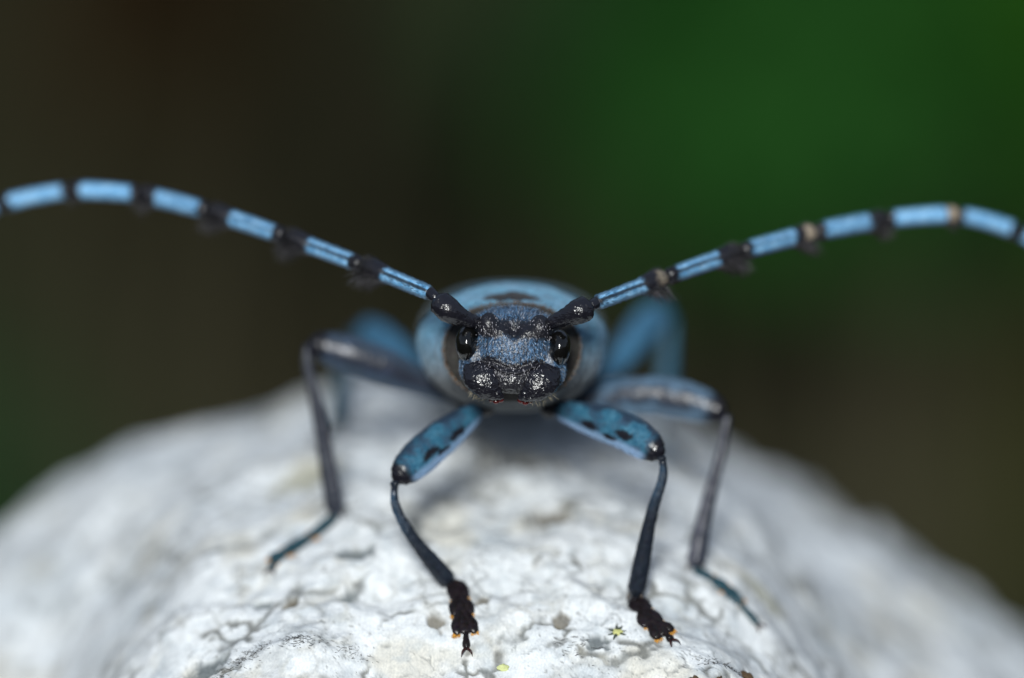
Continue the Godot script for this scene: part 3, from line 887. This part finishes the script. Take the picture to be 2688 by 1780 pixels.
func leaf_mesh(long: float, wide: float, fold: float) -> ArrayMesh:
	var s := Shape.new()
	var n := 8
	for i in n + 1:
		var t := float(i) / n
		var w := wide * pow(sin(PI * pow(t, 0.8)), 0.8) * (1.0 + 0.06 * (i % 2))
		var droop := -0.25 * long * t * t
		for k in 3:
			s.put(Vector3((k - 1) * w, droop + (fold * w if k != 1 else 0.0), -t * long), Color.WHITE)
	for i in n:
		for k in 2:
			var a := i * 3 + k
			s.quad(a, a + 3, a + 4, a + 1)
	return s.mesh(Vector3.ZERO, MM)

# a bush: stems from the ground up into a crown of leaves round the middle given
func make_plant(called: String, label: String, middle: Vector3, size: Vector3, stems: int, leaves: int, long: float, wide: float, mat: Material) -> void:
	var foot := Vector3(middle.x, hill_y(middle.x, middle.z - 20.0) - 3.0, middle.z - 20.0)
	var root := base(called, label, "plant", foot)
	var s := Shape.new()
	var tips := []
	for i in stems:
		var tip := middle + Vector3(rnd(-0.8, 0.8) * size.x, rnd(0.1, 0.9) * size.y, rnd(-0.8, 0.8) * size.z)
		var pts := [foot + Vector3(rnd(-6, 6), 0, rnd(-6, 6)), foot.lerp(tip, 0.45) + Vector3(rnd(-12, 12), 6, rnd(-12, 12)), foot.lerp(tip, 0.75) + Vector3(rnd(-8, 8), 8, rnd(-8, 8)), tip]
		tips.append(pts)
		limb(s, pts, [[0.0, 2.4], [0.6, 1.4], [1.0, 0.4]], 1.0, func(_t, _c, _u, _p): return Color(0.05, 0.045, 0.025), 20, 7)
	build(s, "stem", M.matt, root, foot)
	var shapes := [leaf_mesh(long, wide, 0.25), leaf_mesh(long * 0.8, wide * 0.9, 0.1), leaf_mesh(long * 1.15, wide, 0.35)]
	for i in leaves:
		var d := rdir() * pow(rng.randf(), 0.4)
		var q := middle + d * size
		var o := MeshInstance3D.new()
		o.name = "leaf"
		o.mesh = shapes[i % 3]
		o.material_override = mat
		root.add_child(o, true)
		o.transform = Transform3D(Basis.from_euler(Vector3(rnd(-1.25, -0.2), PI + rnd(-1.3, 1.3), rnd(-0.5, 0.5))), (q - foot) * MM)

func leaf_material(c: Color, rough: float = 0.55) -> StandardMaterial3D:
	var m := StandardMaterial3D.new()
	m.albedo_color = c.linear_to_srgb()
	m.roughness = rough
	m.metallic_specular = 0.15
	m.cull_mode = BaseMaterial3D.CULL_DISABLED
	m.backlight_enabled = true
	m.backlight = Color(c.r * 1.2, c.g * 1.3, c.b * 0.7).linear_to_srgb()
	return m

func make_background() -> void:
	make_ground()
	var green := leaf_material(Color(0.012, 0.054, 0.009))
	var bright := leaf_material(Color(0.016, 0.066, 0.004))
	var grey_green := leaf_material(Color(0.017, 0.034, 0.013))
	var olive := leaf_material(Color(0.018, 0.020, 0.004))
	var deep := leaf_material(Color(0.010, 0.030, 0.010))
	var rust := leaf_material(Color(0.015, 0.009, 0.003))
	make_plant("shrub", "dark green leafy shrub high behind the beetle's antenna", Vector3(62, 70, -720), Vector3(46, 28, 34), 8, 190, 40, 15, green)
	make_plant("shrub", "brightest green shrub at the picture's upper corner", Vector3(118, 72, -680), Vector3(34, 36, 36), 7, 110, 40, 15, bright)
	make_plant("shrub", "grey green shrub above the middle of the picture", Vector3(22, 66, -800), Vector3(30, 26, 30), 5, 40, 38, 14, grey_green)
	make_plant("shrub", "olive yellow shrub beside the picture's edge behind the rock", Vector3(104, -8, -660), Vector3(24, 26, 24), 5, 50, 36, 14, olive)
	make_plant("herb", "low dark green herb behind the rock's far shoulder", Vector3(-106, -20, -640), Vector3(24, 30, 24), 6, 60, 36, 13, deep)
	make_plant("herb", "withered rust brown stalk behind the dark slope's top", Vector3(-46, 78, -700), Vector3(18, 22, 18), 4, 30, 36, 13, rust)

# ---------------------------------------------------------------- all
func make_materials() -> void:
	M.cuticle = sharp_material(0.36, 0.5)
	M.velvet = sharp_material(0.72, 0.3)
	M.velvet.rim_enabled = true
	M.velvet.rim = 0.2
	M.velvet.rim_tint = 0.6
	M.shell = sharp_material(0.22, 0.55)
	M.leg = sharp_material(0.29, 0.36)
	M.polish = sharp_material(0.16, 0.45)
	M.eye = sharp_material(0.10, 0.6)
	M.hair = sharp_material(0.45, 0.5)
	M.matt = sharp_material(0.85, 0.3)
	M.marble = sharp_material(0.55, 0.5)
	M.soil = sharp_material(0.95, 0.15)
	var n := FastNoiseLite.new()
	n.seed = 5
	n.frequency = 0.035
	n.fractal_octaves = 4
	var fleck := NoiseTexture2D.new()
	fleck.width = 512; fleck.height = 512; fleck.seamless = true; fleck.noise = n
	var ramp := Gradient.new()
	ramp.set_color(0, Color(0.80, 0.81, 0.83)); ramp.set_color(1, Color(1, 1, 1))
	fleck.color_ramp = ramp
	var pit_noise := FastNoiseLite.new()
	pit_noise.seed = 9
	pit_noise.frequency = 0.05
	pit_noise.fractal_octaves = 2
	var pit := NoiseTexture2D.new()
	pit.width = 512; pit.height = 512; pit.seamless = true; pit.noise = pit_noise
	for m in [M.shell, M.cuticle, M.eye]:
		m.heightmap_enabled = true
		m.heightmap_texture = pit
		m.heightmap_scale = 0.0005 if m == M.eye else 0.0015
		m.uv1_triplanar = true
		m.uv1_scale = Vector3.ONE * 450.0
	M.marble.albedo_texture = fleck
	M.marble.heightmap_enabled = true
	M.marble.heightmap_texture = fleck
	M.marble.heightmap_scale = 0.002
	M.marble.uv1_triplanar = true
	M.marble.uv1_scale = Vector3.ONE * 420.0

func _ready() -> void:
	# camera: a macro lens 200 mm before the beetle's face
	var cam := Camera3D.new()
	cam.name = "camera"
	cam.position = Vector3(0, 0, 0.2)
	var lens := CameraAttributesPhysical.new()
	lens.frustum_focal_length = 199.75
	lens.frustum_focus_distance = 0.2
	lens.frustum_near = 0.02
	lens.frustum_far = 80.0
	lens.exposure_aperture = 16.0
	cam.attributes = lens
	add_child(cam)
	cam.current = true
	# sky
	var sky_mat := ProceduralSkyMaterial.new()
	sky_mat.sky_top_color = Color(0.54, 0.61, 0.72)
	sky_mat.sky_horizon_color = Color(0.66, 0.71, 0.77)
	sky_mat.ground_bottom_color = Color(0.12, 0.12, 0.10)
	sky_mat.ground_horizon_color = Color(0.30, 0.31, 0.30)
	sky_mat.sky_curve = 0.2
	var sky := Sky.new()
	sky.sky_material = sky_mat
	var env := Environment.new()
	env.background_mode = Environment.BG_SKY
	env.sky = sky
	env.background_energy_multiplier = 0.55
	env.tonemap_mode = Environment.TONE_MAPPER_LINEAR
	env.tonemap_exposure = 1.22
	env.sdfgi_enabled = true
	env.ssao_enabled = true
	env.ssil_enabled = true
	var world := WorldEnvironment.new()
	world.name = "world"
	world.environment = env
	add_child(world)
	# sun in place of the camera's flash, low behind its left shoulder
	var flash_sun := DirectionalLight3D.new()
	flash_sun.name = "flash_sun"
	flash_sun.light_energy = 1.2
	flash_sun.light_color = Color(0.99, 0.995, 0.985)
	flash_sun.light_angular_distance = 14.0
	flash_sun.shadow_enabled = true
	add_child(flash_sun)
	flash_sun.look_at_from_position(Vector3(-0.09, 0.27, 1.0), Vector3.ZERO)

	rng.seed = 11
	noise(lump, 3, 0.22, 3)
	noise(grain, 8, 0.85, 3)
	noise(vein, 21, 0.30, 4)
	cells.seed = 14
	cells.noise_type = FastNoiseLite.TYPE_CELLULAR
	cells.frequency = 1.3
	cells.fractal_type = FastNoiseLite.FRACTAL_NONE
	cells.cellular_return_type = FastNoiseLite.RETURN_CELL_VALUE
	crack.seed = 14
	crack.noise_type = FastNoiseLite.TYPE_CELLULAR
	crack.frequency = 0.62
	crack.fractal_type = FastNoiseLite.FRACTAL_NONE
	crack.cellular_return_type = FastNoiseLite.RETURN_DISTANCE2_SUB
	crack.cellular_jitter = 1.0
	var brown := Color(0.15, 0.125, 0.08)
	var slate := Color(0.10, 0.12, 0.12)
	spots = [[1.3, -7.45, 1.0, 0.8, 0.35, brown], [-5.94, -2.9, 0.34, 0.48, 0.3, slate], [-5.65, -4.8, 0.8, 0.42, 0.2, slate], [-7.94, -3.05, 0.35, 0.3, 0.2, brown], [-1.0, -2.5, 0.3, 0.35, 0.12, brown],  # the first is a pit with its brown shade painted in
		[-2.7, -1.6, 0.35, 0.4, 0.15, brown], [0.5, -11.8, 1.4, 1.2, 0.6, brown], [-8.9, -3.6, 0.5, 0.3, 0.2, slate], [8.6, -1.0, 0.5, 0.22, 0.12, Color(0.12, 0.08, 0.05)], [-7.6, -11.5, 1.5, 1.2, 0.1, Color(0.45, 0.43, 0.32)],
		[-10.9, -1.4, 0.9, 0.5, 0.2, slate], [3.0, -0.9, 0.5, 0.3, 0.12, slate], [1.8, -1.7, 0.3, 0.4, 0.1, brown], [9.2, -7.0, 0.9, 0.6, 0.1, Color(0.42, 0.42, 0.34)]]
	make_materials()
	make_hair()
	make_background()
	make_rock()
	make_beetle()
	make_lichen(3.75, -1.25, 0.17, Color(0.48, 0.49, 0.20), "small yellow lichen cup with dark lobes beside the beetle's front foot", 7)
	make_lichen(-0.32, -0.1, 0.20, Color(0.50, 0.54, 0.26), "pale yellow green lichen blob at the rock's front between the front feet", 0)
	make_crumb(8.4, -1.0, Vector3(0.42, 0.14, 0.16), "longest brown crumb lying on the marble's front edge")
	make_crumb(6.4, 0.55, Vector3(0.22, 0.10, 0.12), "small brown crumb farthest from the long one")
	make_crumb(7.3, 0.45, Vector3(0.18, 0.10, 0.11), "smallest brown crumb between two others on the marble")
	make_threads()
